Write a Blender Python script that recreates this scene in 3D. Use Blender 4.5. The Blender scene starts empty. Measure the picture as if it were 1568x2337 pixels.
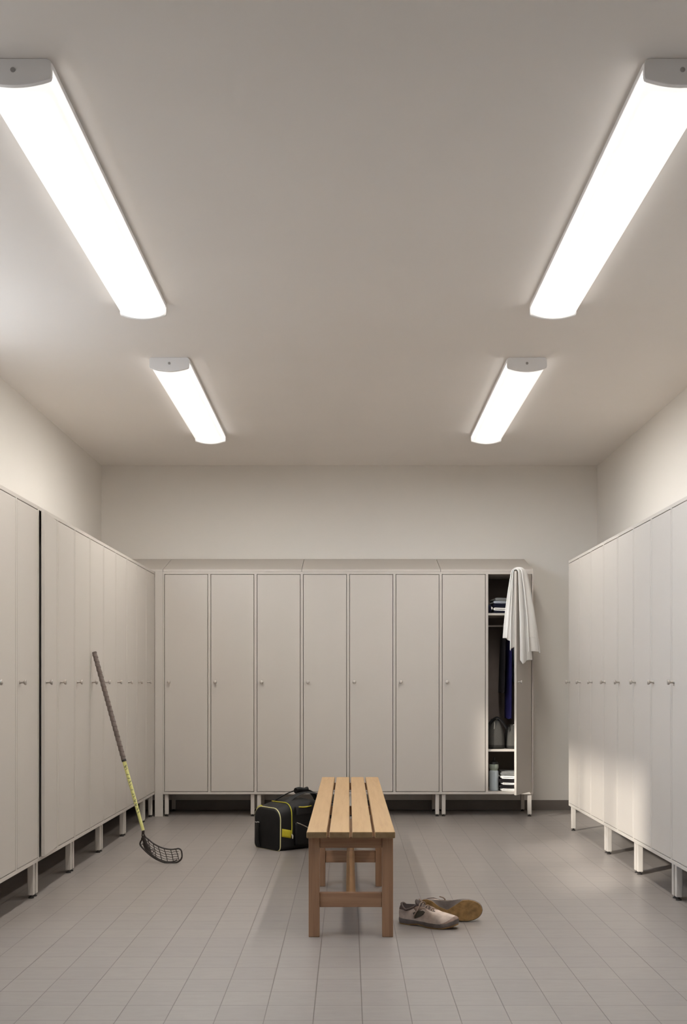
import bpy, bmesh, math, random
from math import sin, cos, pi, radians, sqrt, atan2
from mathutils import Vector, Matrix, noise
random.seed(7)
scene = bpy.context.scene
COL = scene.collection
F, CX, CY, CH = 2510.0, 796.0, 1556.0, 1.093      # focal length (px), principal point, eye height


def at(px, py, Y):
    return Vector(((px - CX) * Y / F, Y, CH - (py - CY) * Y / F))


# ------------------------------------------------------------------ materials
def lin(c):
    return tuple((v / 255 / 12.92) if v / 255 <= .04045 else ((v / 255 + .055) / 1.055) ** 2.4 for v in c) + (1.0,)


def mat_base(name, col, rough=.5, spec=.4, metal=0.0, var=.0, vscale=8.0, bump=0.0, bscale=60.0, stretch=(1, 1, 1)):
    m = bpy.data.materials.new(name)
    m.use_nodes = True
    nt = m.node_tree
    b = nt.nodes['Principled BSDF']
    b.inputs['Base Color'].default_value = lin(col)
    b.inputs['Roughness'].default_value = rough
    b.inputs['Specular IOR Level'].default_value = spec
    b.inputs['Metallic'].default_value = metal
    tc = nt.nodes.new('ShaderNodeTexCoord')
    mp = nt.nodes.new('ShaderNodeMapping')
    mp.inputs['Scale'].default_value = stretch
    nt.links.new(tc.outputs['Object'], mp.inputs['Vector'])
    if var > 0:
        n = nt.nodes.new('ShaderNodeTexNoise')
        n.inputs['Scale'].default_value = vscale
        n.inputs['Detail'].default_value = 6
        nt.links.new(mp.outputs[0], n.inputs['Vector'])
        r = nt.nodes.new('ShaderNodeValToRGB')
        c = lin(col)
        r.color_ramp.elements[0].position = .3
        r.color_ramp.elements[1].position = .7
        r.color_ramp.elements[0].color = tuple(v * (1 - var) for v in c[:3]) + (1,)
        r.color_ramp.elements[1].color = tuple(min(1, v * (1 + var)) for v in c[:3]) + (1,)
        nt.links.new(n.outputs['Fac'], r.inputs['Fac'])
        nt.links.new(r.outputs['Color'], b.inputs['Base Color'])
    if bump > 0:
        n2 = nt.nodes.new('ShaderNodeTexNoise')
        n2.inputs['Scale'].default_value = bscale
        n2.inputs['Detail'].default_value = 4
        nt.links.new(mp.outputs[0], n2.inputs['Vector'])
        bp = nt.nodes.new('ShaderNodeBump')
        bp.inputs['Strength'].default_value = bump
        bp.inputs['Distance'].default_value = .002
        nt.links.new(n2.outputs['Fac'], bp.inputs['Height'])
        nt.links.new(bp.outputs[0], b.inputs['Normal'])
    return m


def mat_wood(name, axis, light=(196, 150, 104), dark=(168, 120, 80), end_shade=1.0):
    m = bpy.data.materials.new(name)
    m.use_nodes = True
    nt = m.node_tree
    b = nt.nodes['Principled BSDF']
    b.inputs['Roughness'].default_value = .42
    b.inputs['Specular IOR Level'].default_value = .35
    tc = nt.nodes.new('ShaderNodeTexCoord')
    mp = nt.nodes.new('ShaderNodeMapping')
    s = [46, 46, 46]
    s[axis] = 2.2
    mp.inputs['Scale'].default_value = s
    nt.links.new(tc.outputs['Object'], mp.inputs['Vector'])
    n = nt.nodes.new('ShaderNodeTexNoise')
    n.inputs['Scale'].default_value = 1.0
    n.inputs['Detail'].default_value = 8
    n.inputs['Roughness'].default_value = .62
    n.inputs['Distortion'].default_value = .35
    nt.links.new(mp.outputs[0], n.inputs['Vector'])
    r = nt.nodes.new('ShaderNodeValToRGB')
    r.color_ramp.elements[0].position = .28
    r.color_ramp.elements[1].position = .68
    r.color_ramp.elements[0].color = lin(dark)
    r.color_ramp.elements[1].color = lin(light)
    e = r.color_ramp.elements.new(.48)
    e.color = lin(tuple((p * .35 + q * .65) for p, q in zip(dark, light)))
    nt.links.new(n.outputs['Fac'], r.inputs['Fac'])
    # shade on the end faces is put into the colour, darker than the long faces
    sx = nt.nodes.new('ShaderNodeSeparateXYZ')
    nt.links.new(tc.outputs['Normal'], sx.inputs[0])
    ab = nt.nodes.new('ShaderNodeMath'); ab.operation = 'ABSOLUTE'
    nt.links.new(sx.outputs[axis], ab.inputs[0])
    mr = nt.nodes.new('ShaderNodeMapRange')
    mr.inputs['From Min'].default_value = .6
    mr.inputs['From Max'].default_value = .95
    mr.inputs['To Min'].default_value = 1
    mr.inputs['To Max'].default_value = end_shade
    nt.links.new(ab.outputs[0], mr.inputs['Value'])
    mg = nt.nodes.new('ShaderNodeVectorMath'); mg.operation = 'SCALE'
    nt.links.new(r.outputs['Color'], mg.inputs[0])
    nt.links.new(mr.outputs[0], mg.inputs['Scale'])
    nt.links.new(mg.outputs[0], b.inputs['Base Color'])
    bp = nt.nodes.new('ShaderNodeBump')
    bp.inputs['Strength'].default_value = .08
    bp.inputs['Distance'].default_value = .001
    nt.links.new(n.outputs['Fac'], bp.inputs['Height'])
    nt.links.new(bp.outputs[0], b.inputs['Normal'])
    return m


def mat_floor():
    m = bpy.data.materials.new('floor_tile')
    m.use_nodes = True
    nt = m.node_tree
    b = nt.nodes['Principled BSDF']
    tc = nt.nodes.new('ShaderNodeTexCoord')
    mp = nt.nodes.new('ShaderNodeMapping')
    mp.inputs['Location'].default_value = (.115 + .1592 * 40, -.1185 + .1635 * 40, 0)
    nt.links.new(tc.outputs['Object'], mp.inputs['Vector'])
    br = nt.nodes.new('ShaderNodeTexBrick')
    br.offset = 0
    br.squash = 1
    br.inputs['Scale'].default_value = 1
    br.inputs['Brick Width'].default_value = .1592
    br.inputs['Row Height'].default_value = .1635
    br.inputs['Mortar Size'].default_value = .0017
    br.inputs['Mortar Smooth'].default_value = .25
    br.inputs['Bias'].default_value = 0
    br.inputs['Color1'].default_value = lin((132, 125, 120))
    br.inputs['Color2'].default_value = lin((136, 129, 123))
    br.inputs['Mortar'].default_value = lin((94, 87, 82))
    nt.links.new(mp.outputs[0], br.inputs['Vector'])
    mp2 = nt.nodes.new('ShaderNodeMapping')
    mp2.inputs['Scale'].default_value = (5, 16, 1)
    nt.links.new(tc.outputs['Object'], mp2.inputs['Vector'])
    n = nt.nodes.new('ShaderNodeTexNoise')
    n.inputs['Scale'].default_value = 2.2
    n.inputs['Detail'].default_value = 9
    n.inputs['Roughness'].default_value = .6
    nt.links.new(mp2.outputs[0], n.inputs['Vector'])
    r = nt.nodes.new('ShaderNodeValToRGB')
    r.color_ramp.elements[0].position = .3
    r.color_ramp.elements[1].position = .7
    r.color_ramp.elements[0].color = (.93, .93, .93, 1)
    r.color_ramp.elements[1].color = (1.05, 1.05, 1.05, 1)
    nt.links.new(n.outputs['Fac'], r.inputs['Fac'])
    mx = nt.nodes.new('ShaderNodeMix')
    mx.data_type = 'RGBA'
    mx.blend_type = 'MULTIPLY'
    mx.inputs['Factor'].default_value = 1
    nt.links.new(br.outputs['Color'], mx.inputs['A'])
    nt.links.new(r.outputs['Color'], mx.inputs['B'])
    nt.links.new(mx.outputs['Result'], b.inputs['Base Color'])
    b.inputs['Roughness'].default_value = .34
    b.inputs['Specular IOR Level'].default_value = .6
    bp = nt.nodes.new('ShaderNodeBump')
    bp.invert = True
    bp.inputs['Strength'].default_value = .5
    bp.inputs['Distance'].default_value = .001
    nt.links.new(br.outputs['Fac'], bp.inputs['Height'])
    bp2 = nt.nodes.new('ShaderNodeBump')
    bp2.inputs['Strength'].default_value = .12
    bp2.inputs['Distance'].default_value = .001
    nt.links.new(n.outputs['Fac'], bp2.inputs['Height'])
    nt.links.new(bp.outputs[0], bp2.inputs['Normal'])
    nt.links.new(bp2.outputs[0], b.inputs['Normal'])
    return m


LAMP = 26.0


def mat_diffuser():
    # lit acrylic cover: brightest over the tubes, dim towards the long edges and the ends
    m = bpy.data.materials.new('lit_diffuser')
    m.use_nodes = True
    nt = m.node_tree
    b = nt.nodes['Principled BSDF']
    b.inputs['Base Color'].default_value = (.85, .85, .83, 1)
    b.inputs['Roughness'].default_value = .35
    b.inputs['Emission Color'].default_value = (1.0, .972, .93, 1)
    tc = nt.nodes.new('ShaderNodeTexCoord')
    sp = nt.nodes.new('ShaderNodeSeparateXYZ')
    nt.links.new(tc.outputs['Generated'], sp.inputs[0])

    def curve(sock, w):
        a = nt.nodes.new('ShaderNodeMath'); a.operation = 'SUBTRACT'; a.inputs[1].default_value = .5
        nt.links.new(sock, a.inputs[0])
        c = nt.nodes.new('ShaderNodeMath'); c.operation = 'ABSOLUTE'
        nt.links.new(a.outputs[0], c.inputs[0])
        d = nt.nodes.new('ShaderNodeMapRange')
        d.interpolation_type = 'SMOOTHSTEP'
        d.inputs['From Min'].default_value = .5
        d.inputs['From Max'].default_value = .5 - w
        nt.links.new(c.outputs[0], d.inputs['Value'])
        return d.outputs[0]
    x = curve(sp.outputs['X'], .32)
    y = curve(sp.outputs['Y'], .06)
    mu = nt.nodes.new('ShaderNodeMath'); mu.operation = 'MULTIPLY'
    nt.links.new(x, mu.inputs[0]); nt.links.new(y, mu.inputs[1])
    pw = nt.nodes.new('ShaderNodeMath'); pw.operation = 'POWER'; pw.inputs[1].default_value = 3.6
    nt.links.new(mu.outputs[0], pw.inputs[0])
    ma = nt.nodes.new('ShaderNodeMath'); ma.operation = 'MULTIPLY_ADD'
    ma.inputs[1].default_value = LAMP * 2.05
    ma.inputs[2].default_value = .74
    nt.links.new(pw.outputs[0], ma.inputs[0])
    sd = nt.nodes.new('ShaderNodeMapRange')
    sd.inputs['From Min'].default_value = .36
    sd.inputs['From Max'].default_value = .55
    sd.inputs['To Max'].default_value = 1.6
    nt.links.new(sp.outputs['Z'], sd.inputs['Value'])
    ad = nt.nodes.new('ShaderNodeMath'); ad.operation = 'ADD'
    nt.links.new(ma.outputs[0], ad.inputs[0]); nt.links.new(sd.outputs[0], ad.inputs[1])
    nt.links.new(ad.outputs[0], b.inputs['Emission Strength'])
    return m


M = {
    'wall': mat_base('wall_paint', (213, 208, 201), .75, .25, var=.015, vscale=1.5, bump=.05, bscale=220),
    'ceiling': mat_base('ceiling_paint', (228, 223, 218), .85, .2, var=.015, vscale=1.2, bump=.06, bscale=220),
    'floor': mat_floor(),
    'base': mat_base('skirting_tile', (108, 100, 94), .45, .4, var=.05, vscale=9),
    'locker': mat_base('locker_enamel', (184, 177, 169), .42, .4, var=.01, vscale=3, bump=.02, bscale=300),
    'knob': mat_base('brushed_steel', (178, 171, 163), .3, .5, .45),
    'back_shade': mat_base('shaded_back', (104, 94, 88), .8, .2, var=.06, vscale=12),  # back panel colour darkened to deepen the shade inside the lockers
    'foot': mat_base('black_rubber', (38, 34, 32), .6),
    'lampbody': mat_base('lamp_housing', (234, 233, 233), .45, .4),
    'diff': mat_diffuser(),
    'screw': mat_base('screw_grey', (160, 158, 156), .4, .5, .4),
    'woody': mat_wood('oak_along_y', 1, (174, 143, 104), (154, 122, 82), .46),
    'woodz': mat_wood('oak_along_z', 2, (154, 119, 92), (126, 93, 70)),  # leg and rail oak toned darker than the slats; shade put into the colour
    'woodx': mat_wood('oak_along_x', 0, (154, 119, 92), (126, 93, 70)),
    'woodl': mat_wood('oak_stretcher', 1, (164, 124, 84), (136, 100, 66)),
    'bag': mat_base('black_nylon', (15, 13, 13), .62, .35, var=.25, vscale=14, bump=.5, bscale=26),
    'bagp': mat_base('black_pocket_nylon', (19, 17, 17), .6, .35, var=.25, vscale=20, bump=.4, bscale=40),
    'strap': mat_base('black_webbing', (15, 14, 14), .55, .35, bump=.4, bscale=300),
    'lime': mat_base('lime_trim', (196, 188, 62), .5, .4),
    'limef': mat_base('lime_fabric', (190, 176, 44), .6, .3, var=.08, vscale=40),
    'pipe': mat_base('pale_piping', (206, 198, 150), .5, .4),
    'zip': mat_base('pale_zip', (190, 184, 172), .4, .5, .3),
    'grip': mat_base('grey_grip_tape', (112, 101, 95), .8, .2, var=.18, vscale=60, bump=.4, bscale=160),
    'shaft': mat_base('lime_shaft', (208, 206, 132), .35, .5, var=.06, vscale=30),
    'mark': mat_base('shaft_print', (124, 124, 94), .45, .4, var=.2, vscale=60),
    'blade': mat_base('black_blade_plastic', (40, 33, 29), .45, .45),
    'towel': mat_base('white_terry', (236, 234, 231), .95, .1, bump=.6, bscale=420),
    'shoe': mat_base('worn_white_leather', (176, 160, 148), .62, .3, var=.26, vscale=26, bump=.3, bscale=50),
    'shoedark': mat_base('scuffed_grey_mesh', (92, 80, 76), .7, .25, var=.25, vscale=40, bump=.4, bscale=120),
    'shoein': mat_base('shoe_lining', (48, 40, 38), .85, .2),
    'shoepanel': mat_base('dark_side_panel', (66, 60, 50), .55, .35, var=.2, vscale=40),
    'midsole': mat_base('scuffed_midsole', (98, 89, 85), .6, .3, var=.2, vscale=40),
    'toe': mat_base('scuffed_toe', (136, 116, 104), .6, .3, var=.25, vscale=40, bump=.3, bscale=60),
    'gum': mat_base('gum_rubber', (136, 106, 66), .6, .35, var=.3, vscale=42, bump=.8, bscale=90),
    'shank': mat_base('grey_shank', (108, 104, 106), .5, .35, var=.06, vscale=20),
    'lace': mat_base('grubby_lace', (150, 132, 118), .8, .2, var=.25, vscale=90),
    'navy': mat_base('navy_cloth', (20, 20, 38), .85, .2, var=.2, vscale=30, bump=.3, bscale=200),
    'indigo': mat_base('indigo_cloth', (44, 41, 92), .8, .2, var=.12, vscale=20, bump=.3, bscale=200),
    'charcoal': mat_base('charcoal_cloth', (38, 34, 36), .9, .2, var=.2, vscale=20, bump=.3, bscale=200),
    'paleblue': mat_base('pale_blue_cloth', (178, 184, 190), .85, .2, var=.08, vscale=20, bump=.3, bscale=200),
    'greycloth': mat_base('grey_cloth', (128, 128, 126), .9, .2, var=.12, vscale=30, bump=.3, bscale=200),
    'whitecloth': mat_base('white_cloth', (234, 231, 226), .9, .2, var=.05, vscale=30, bump=.3, bscale=200),
    'felt': mat_base('grey_felt', (74, 72, 68), .95, .15, var=.22, vscale=260, bump=.5, bscale=260),
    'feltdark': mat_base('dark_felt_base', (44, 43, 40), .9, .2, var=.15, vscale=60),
    'bottle': mat_base('grey_blue_bottle', (160, 168, 172), .4, .45),
    'bottle2': mat_base('grey_green_bottle', (142, 150, 138), .35, .45),
    'cap': mat_base('black_bottle_cap', (24, 23, 22), .45, .4),
    'winframe': mat_base('window_frame_paint', (214, 208, 200), .5, .4),
}
gl = bpy.data.materials.new('window_glass')
gl.use_nodes = True
_nt = gl.node_tree
_nt.nodes.clear()
_o = _nt.nodes.new('ShaderNodeOutputMaterial')
_mx = _nt.nodes.new('ShaderNodeMixShader')
_t = _nt.nodes.new('ShaderNodeBsdfTransparent')
_g = _nt.nodes.new('ShaderNodeBsdfGlossy')
_g.inputs['Roughness'].default_value = .02
_mx.inputs[0].default_value = .06
_nt.links.new(_t.outputs[0], _mx.inputs[1])
_nt.links.new(_g.outputs[0], _mx.inputs[2])
_nt.links.new(_mx.outputs[0], _o.inputs['Surface'])
M['glass'] = gl


# ------------------------------------------------------------------ mesh building
class MB:
    def __init__(s):
        s.v, s.f = [], []

    def add(s, vs, fs):
        n = len(s.v)
        s.v += [Vector(p) for p in vs]
        s.f += [tuple(i + n for i in f) for f in fs]
        return s

    def box(s, x0, x1, y0, y1, z0, z1):
        return s.add([(x0, y0, z0), (x1, y0, z0), (x1, y1, z0), (x0, y1, z0), (x0, y0, z1), (x1, y0, z1), (x1, y1, z1), (x0, y1, z1)],
                     [(0, 3, 2, 1), (4, 5, 6, 7), (0, 1, 5, 4), (1, 2, 6, 5), (2, 3, 7, 6), (3, 0, 4, 7)])

    def loft(s, rings, closed=True, cap=True, loop=False):
        n = len(rings[0])
        vs = [p for r in rings for p in r]
        fs = []
        R = len(rings)
        for i in range(R if loop else R - 1):
            a, b = i * n, ((i + 1) % R) * n
            for k in range(n if closed else n - 1):
                k2 = (k + 1) % n
                fs.append((a + k, a + k2, b + k2, b + k))
        if cap and closed and not loop:
            fs.append(tuple(reversed(range(n))))
            fs.append(tuple((R - 1) * n + k for k in range(n)))
        return s.add(vs, fs)

    def tube(s, path, r, seg=8, closed=False, cap=True, flat=1.0, up=None):
        P = [Vector(p) for p in path]
        n = len(P)
        rings = []
        prev = None
        for i, p in enumerate(P):
            if closed:
                t = (P[(i + 1) % n] - P[i - 1]).normalized()
            else:
                t = (P[min(i + 1, n - 1)] - P[max(i - 1, 0)]).normalized()
            if up is not None:
                a = Vector(up) - t * t.dot(Vector(up))
                if a.length < 1e-4:
                    a = t.orthogonal()
            elif prev is None:
                a = t.orthogonal()
            else:
                a = prev - t * t.dot(prev)
                if a.length < 1e-5:
                    a = t.orthogonal()
            a.normalize()
            prev = a
            b = t.cross(a)
            rr = r[i] if isinstance(r, (list, tuple)) else r
            rings.append([p + a * (rr * flat * cos(2 * pi * k / seg)) + b * (rr * sin(2 * pi * k / seg)) for k in range(seg)])
        return s.loft(rings, True, cap, closed)

    def lathe(s, prof, c=(0, 0, 0), axis='z', seg=24):
        rings = []
        for r, h in prof:
            ring = []
            for k in range(seg):
                a = 2 * pi * k / seg
                x, y = max(r, 1e-5) * cos(a), max(r, 1e-5) * sin(a)
                if axis == 'z':
                    p = (c[0] + x, c[1] + y, c[2] + h)
                else:                                 # axis -y
                    p = (c[0] + x, c[1] - h, c[2] + y)
                ring.append(Vector(p))
            rings.append(ring)
        return s.loft(rings, True, True)

    def prism(s, poly, axis, a, b):
        # extrude a 2-D outline along an axis
        def mk(q, t):
            return {'x': (t, q[0], q[1]), 'y': (q[0], t, q[1]), 'z': (q[0], q[1], t)}[axis]
        return s.loft([[mk(q, a) for q in poly], [mk(q, b) for q in poly]])

    def mesh(s, name, org=(0, 0, 0), smooth=None, merge=False):
        me = bpy.data.meshes.new(name)
        o = Vector(org)
        me.from_pydata([tuple(p - o) for p in s.v], [], s.f)
        bm = bmesh.new()
        bm.from_mesh(me)
        if merge:
            bmesh.ops.remove_doubles(bm, verts=bm.verts, dist=1e-5)
        bmesh.ops.recalc_face_normals(bm, faces=bm.faces)
        bm.to_mesh(me)
        bm.free()
        if smooth is not None:
            for p in me.polygons:
                p.use_smooth = True
            me.set_sharp_from_angle(angle=radians(smooth))
        me.update()
        return me

    def build(s, name, m, parent=None, org=(0, 0, 0), smooth=None, bevel=0, loc=None, merge=False, sub=0):
        return obj(name, s.mesh(name, org, smooth, merge), m, parent, bevel, loc, sub)


def obj(name, me, m, parent=None, bevel=0, loc=None, sub=0):
    o = bpy.data.objects.new(name, me)
    COL.objects.link(o)
    if m is not None and not me.materials:
        me.materials.append(M[m])
    if parent is not None:
        o.parent = parent
    if loc is not None:
        o.location = loc
    if bevel:
        b = o.modifiers.new('bevel', 'BEVEL')
        b.width = bevel
        b.segments = 2
        b.limit_method = 'ANGLE'
        b.harden_normals = False
    if sub:
        d = o.modifiers.new('subsurf', 'SUBSURF')
        d.levels = sub
        d.render_levels = sub
    return o


def tag(o, label, cat, group=None, kind=None):
    o['label'] = label
    o['category'] = cat
    if group:
        o['group'] = group
    if kind:
        o['kind'] = kind
    return o


def thing(name, label, cat, loc=(0, 0, 0), rz=0, group=None):
    o = bpy.data.objects.new(name, None)
    o.empty_display_size = .1
    COL.objects.link(o)
    o.location = loc
    o.rotation_euler = (0, 0, rz)
    return tag(o, label, cat, group)


def struct(o):
    o['kind'] = 'structure'
    return o


# ------------------------------------------------------------------ the room
XL, XR, YB, YF, ZC = -2.11, 2.12, 9.38, -0.55, 2.939
T = .12
WY0, WY1, WZ0, WZ1 = 2.45, 5.92, 1.97, 2.925
struct(MB().box(XL - T, XR + T, YF - T, YB + T, -.1, 0).build('floor', 'floor'))
struct(MB().box(XL - T, XR + T, YF - T, YB + T, ZC, ZC + .1).build('ceiling', 'ceiling'))
struct(MB().box(XL - T, XR + T, YB, YB + T, 0, ZC).build('wall_back', 'wall'))
struct(MB().box(XL - T, XR + T, YF - T, YF, 0, ZC).build('wall_front', 'wall'))
struct(MB().box(XR, XR + T, YF, YB, 0, ZC).build('wall_right', 'wall'))
w = MB()
w.box(XL - T, XL, YF, WY0, 0, ZC).box(XL - T, XL, WY1, YB, 0, ZC)
w.box(XL - T, XL, WY0, WY1, 0, WZ0).box(XL - T, XL, WY0, WY1, WZ1, ZC)
struct(w.build('wall_left', 'wall'))
w = MB()
fw = .03
xa, xb = XL - .09, XL - .04
w.box(xa, xb, WY0, WY1, WZ0, WZ0 + fw).box(xa, xb, WY0, WY1, WZ1 - fw, WZ1)
nm = 4
for i in range(nm + 1):
    y = WY0 + (WY1 - WY0 - fw) * i / nm
    w.box(xa, xb, y, y + fw, WZ0 + fw, WZ1 - fw)
win = struct(w.build('window_1', 'winframe'))
for i in range(nm):
    y = WY0 + (WY1 - WY0 - fw) * i / nm
    y2 = WY0 + (WY1 - WY0 - fw) * (i + 1) / nm
    MB().box(XL - .068, XL - .064, y + fw, y2, WZ0 + fw, WZ1 - fw).build('pane', 'glass', win)
bh, bt = .085, .012
struct(MB().box(XL, XR, YB - bt, YB, 0, bh).build('baseboard_back', 'base', bevel=.002))
struct(MB().box(XL, XL + bt, YF, YB - bt, 0, bh).build('baseboard_left', 'base', bevel=.002))
struct(MB().box(XR - bt, XR, YF, YB - bt, 0, bh).build('baseboard_right', 'base', bevel=.002))

# ------------------------------------------------------------------ lockers
ZB, ZT = .181, 1.985            # carcass underside and top
SW, DW, FR, GAP, DT = .0105, .021, .019, .0039, .018
MESH = {}


def cached(key, fn):
    if key not in MESH:
        MESH[key] = fn()
    return MESH[key]


def knob_mesh():
    b = MB().lathe([(.0085, 0), (.009, .002), (.0065, .004), (.0055, .016), (.0075, .021), (.0125, .0245), (.0138, .029), (.0125, .033), (.008, .0352), (0, .0358)], axis='y', seg=20)
    return b.mesh('knob', smooth=40)


def leg_mesh():
    h = .0155
    return MB().box(-h, h, -h, h, .016, ZB).mesh('leg')


def foot_mesh():
    return MB().lathe([(.014, 0), (.0145, .004), (.012, .007), (.006, .009), (.006, .018)], seg=16).mesh('foot', smooth=40)


def door_mesh(wd, hd):
    return MB().box(-wd, 0, 0, DT, 0, hd).mesh('door')


def locker(n, pitch, depth, loc, rz, label, group, open_=None, shelves=None, rear=True):
    """n doors side by side; local x along the row, local -y is the front"""
    root = thing('locker', label, 'locker', loc, rz, group)
    W = n * pitch
    c = MB()
    c.box(0, SW, 0, depth, ZB, ZT).box(W - SW, W, 0, depth, ZB, ZT)
    c.box(SW, W - SW, 0, depth, ZB, ZB + FR).box(SW, W - SW, 0, depth, ZT - FR, ZT)
    MB().box(SW, W - SW, depth - .008, depth, ZB + FR, ZT - FR).build('back_panel', 'back_shade', root)
    for i in range(1, n):
        c.box(i * pitch - DW / 2, i * pitch + DW / 2, 0, depth - .008, ZB + FR, ZT - FR)
    c.build('carcass', 'locker', root, bevel=.0008)
    for i in range(n):
        x0 = i * pitch + DW / 2 + GAP
        x1 = (i + 1) * pitch - DW / 2 - GAP
        wd, hd = x1 - x0, ZT - ZB - 2 * FR - 2 * GAP
        d = obj('door', cached(('door', round(wd, 4)), lambda: door_mesh(wd, hd)), 'locker', root, .0014, (x1, 0, ZB + FR + GAP))
        ang = (open_ or {}).get(i, 0)
        d.rotation_euler = (0, 0, radians(ang))
        obj('knob', cached('knob', knob_mesh), 'knob', d, 0, (-wd + .036, 0, CH - .002 - ZB - FR - GAP))
    if shelves:
        i, zs, zr = shelves
        a, b_ = i * pitch + DW / 2, W - SW if i == n - 1 else (i + 1) * pitch - DW / 2
        for z in zs:
            MB().box(a, b_, .022, depth - .009, z - .019, z).build('shelf', 'locker', root, bevel=.001)
        r = MB().tube([(a, depth * .5, zr), (b_, depth * .5, zr)], .008, 14)
        r.build('hanging_rail', 'knob', root, smooth=40)
    inset = .0155 + .0105
    ys = [inset + .004, depth - inset - .03]
    for y in ys:
        for x in (inset, W - inset):
            lg = obj('leg', cached('leg', leg_mesh), 'locker', root, .003, (x, y, 0))
            obj('foot', cached('foot', foot_mesh), 'foot', lg)
    return root


# left row: front faces +x, local x runs away from the camera
PL, XLF = .3708, -1.575
y = 5.583 - 2 * PL
GL = 'lockers along the left wall'
left_labels = [
    (2, 'grey two-door locker at the left photo edge, nearest the camera', None),
    (2, 'grey left-wall locker with one door slightly ajar beside a black gap', {0: 4.6}),
    (2, 'grey two-door locker that the floorball stick leans against', None),
    (2, 'grey two-door locker in the left row just beyond the one the stick leans on', None),
    (2, 'grey two-door locker beside the narrow last one of the left row', None),
    (1, 'narrow single-door grey locker closing the left row at the corner filler', None)]
for n, lab, op in left_labels:
    locker(n, PL, 2.0 * .26 - .002, (XLF, y, 0), pi / 2, lab, GL, op)
    y += n * PL
YC = y                           # far end of the left row
# back row: front faces the camera
PB, YBF, XB0 = .3754, 8.92, -1.507
GB = 'lockers along the back wall'
back_labels = [
    'grey two-door locker at the left end of the back row, beside the corner filler',
    'grey two-door back-wall locker behind the black sports bag',
    'grey two-door back-wall locker directly behind the bench',
    'grey back-wall locker with its right door open, showing clothes and shelves']
ZSH, ZSL, ZRAIL = 1.652, .545, 1.556
for i, lab in enumerate(back_labels):
    last = i == 3
    locker(2, PB, YB - YBF - .016, (XB0 + i * 2 * PB, YBF, 0), 0, lab, GB,
           {1: 61} if last else None, (1, (ZSH, ZSL), ZRAIL) if last else None)
XB1 = XB0 + 8 * PB
# right row: front faces -x, local x runs towards the camera
PR, XRF, YR0 = .3685, 1.622, 8.112
GR = 'lockers along the right wall'
y = YR0
for n, lab in [(3, 'grey three-door locker at the far end of the right row, sunlit low down'),
               (2, 'grey two-door right-wall locker beside the three-door one, half in the sun patch'),
               (2, 'grey two-door right-wall locker just nearer than the sun patch, before the photo edge'),
               (2, 'grey locker cut off by the right edge of the photo')]:
    locker(n, PR, XR - XRF - .014, (XRF, y, 0), -pi / 2, lab, GR)
    y -= n * PR

# corner filler and the sloping hoods on the back row
tag(MB().box(XLF + .002, XB0 - .001, YBF - .001, YBF + .02, 0, ZT).build('corner_filler_panel', 'locker', bevel=.001),
    'narrow grey filler panel from floor to hood between left and back lockers', 'panel')
ZH = 2.139


def hood(x0, x1, label):
    b = MB().prism([(YBF, ZT + .0005), (YB - .003, ZT + .0005), (YB - .003, ZH), (YB - .01, ZH), (YBF, ZT + .02)], 'x', x0 + .0015, x1 - .0015)
    tag(b.build('sloping_locker_top', 'locker', bevel=.0015), label, 'locker top', 'sloping tops over the back lockers')


hood(XL + .003, XB0, 'short sloping top in the left corner above the filler panel')
hood(XB0, XB0 + 3 * PB, 'long sloping locker top at the left, over the first three back doors')
hood(XB0 + 3 * PB, XB0 + 6 * PB, 'long sloping locker top in the middle, behind and above the bench')
hood(XB0 + 6 * PB, XB1, 'sloping locker top over the open locker at the right end')


# ------------------------------------------------------------------ ceiling lamps
def arc_pts(hw, z0, drop, n=20):
    return [(-hw + 2 * hw * i / n, z0 - drop * (1 - ((2 * i / n) - 1) ** 2)) for i in range(n + 1)]


def lamp(x, y0, y1, rz, label, cable=False):
    L = y1 - y0
    root = thing('ceiling_light', label, 'light', (x, (y0 + y1) / 2, ZC - .0005), rz, 'ceiling lights')
    a = -L / 2
    hw = .104
    tray = MB().prism([(-hw, 0), (hw, 0), (hw + .0085, -.005), (hw + .0085, -.022), (-hw - .0085, -.022), (-hw - .0085, -.005)], 'y', a + .018, -a - .014)
    tray.build('housing', 'lampbody', root, bevel=.0015)
    arc = arc_pts(hw - .002, -.056, .021, 24)
    d = MB().prism([(p, q) for p, q in arc] + [(hw - .0005, -.0225), (-hw + .0005, -.0225)], 'y', a + .0185, -a - .0145)
    d.build('diffuser', 'diff', root, smooth=35)

    def cap(ya, yb):
        hc = .1135
        pts = []
        rc = .016
        for k in range(7):
            t = pi / 2 * k / 6
            pts.append((-hc + rc - rc * cos(t), -rc + rc * sin(t)))
        for k in range(7):
            t = pi / 2 * (1 - k / 6)
            pts.append((hc - rc + rc * cos(t), -rc + rc * sin(t)))
        rb = .01
        ar = list(reversed(arc_pts(hc - .003, -.060, .0195, 22)))
        pts += [(hc, -.050)] + ar + [(-hc, -.050)]
        b = MB().prism(pts, 'y', ya, yb)
        return b.build('end_cap', 'lampbody', root, bevel=.002)
    c = cap(a, a + .018)
    MB().lathe([(.0075, 0), (.0075, .0012), (.006, .002), (0, .0022)], (0, a, -.034), 'y', 18).build('screw', 'screw', c, smooth=40)
    cap(-a - .014, -a)
    return root


lamp(-.998, 3.255, 5.37, .0035, 'left ceiling light nearest the camera, cut by the photo edge')
lamp(.992, 3.255, 5.37, -.0035, 'right ceiling light nearest the camera, cut by the photo edge')
lamp(-1.025, 6.255, 8.19, .004, 'left one of the two smaller-looking far ceiling lights')
lamp(1.018, 6.255, 8.19, -.004, 'right one of the two smaller-looking far ceiling lights')

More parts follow.
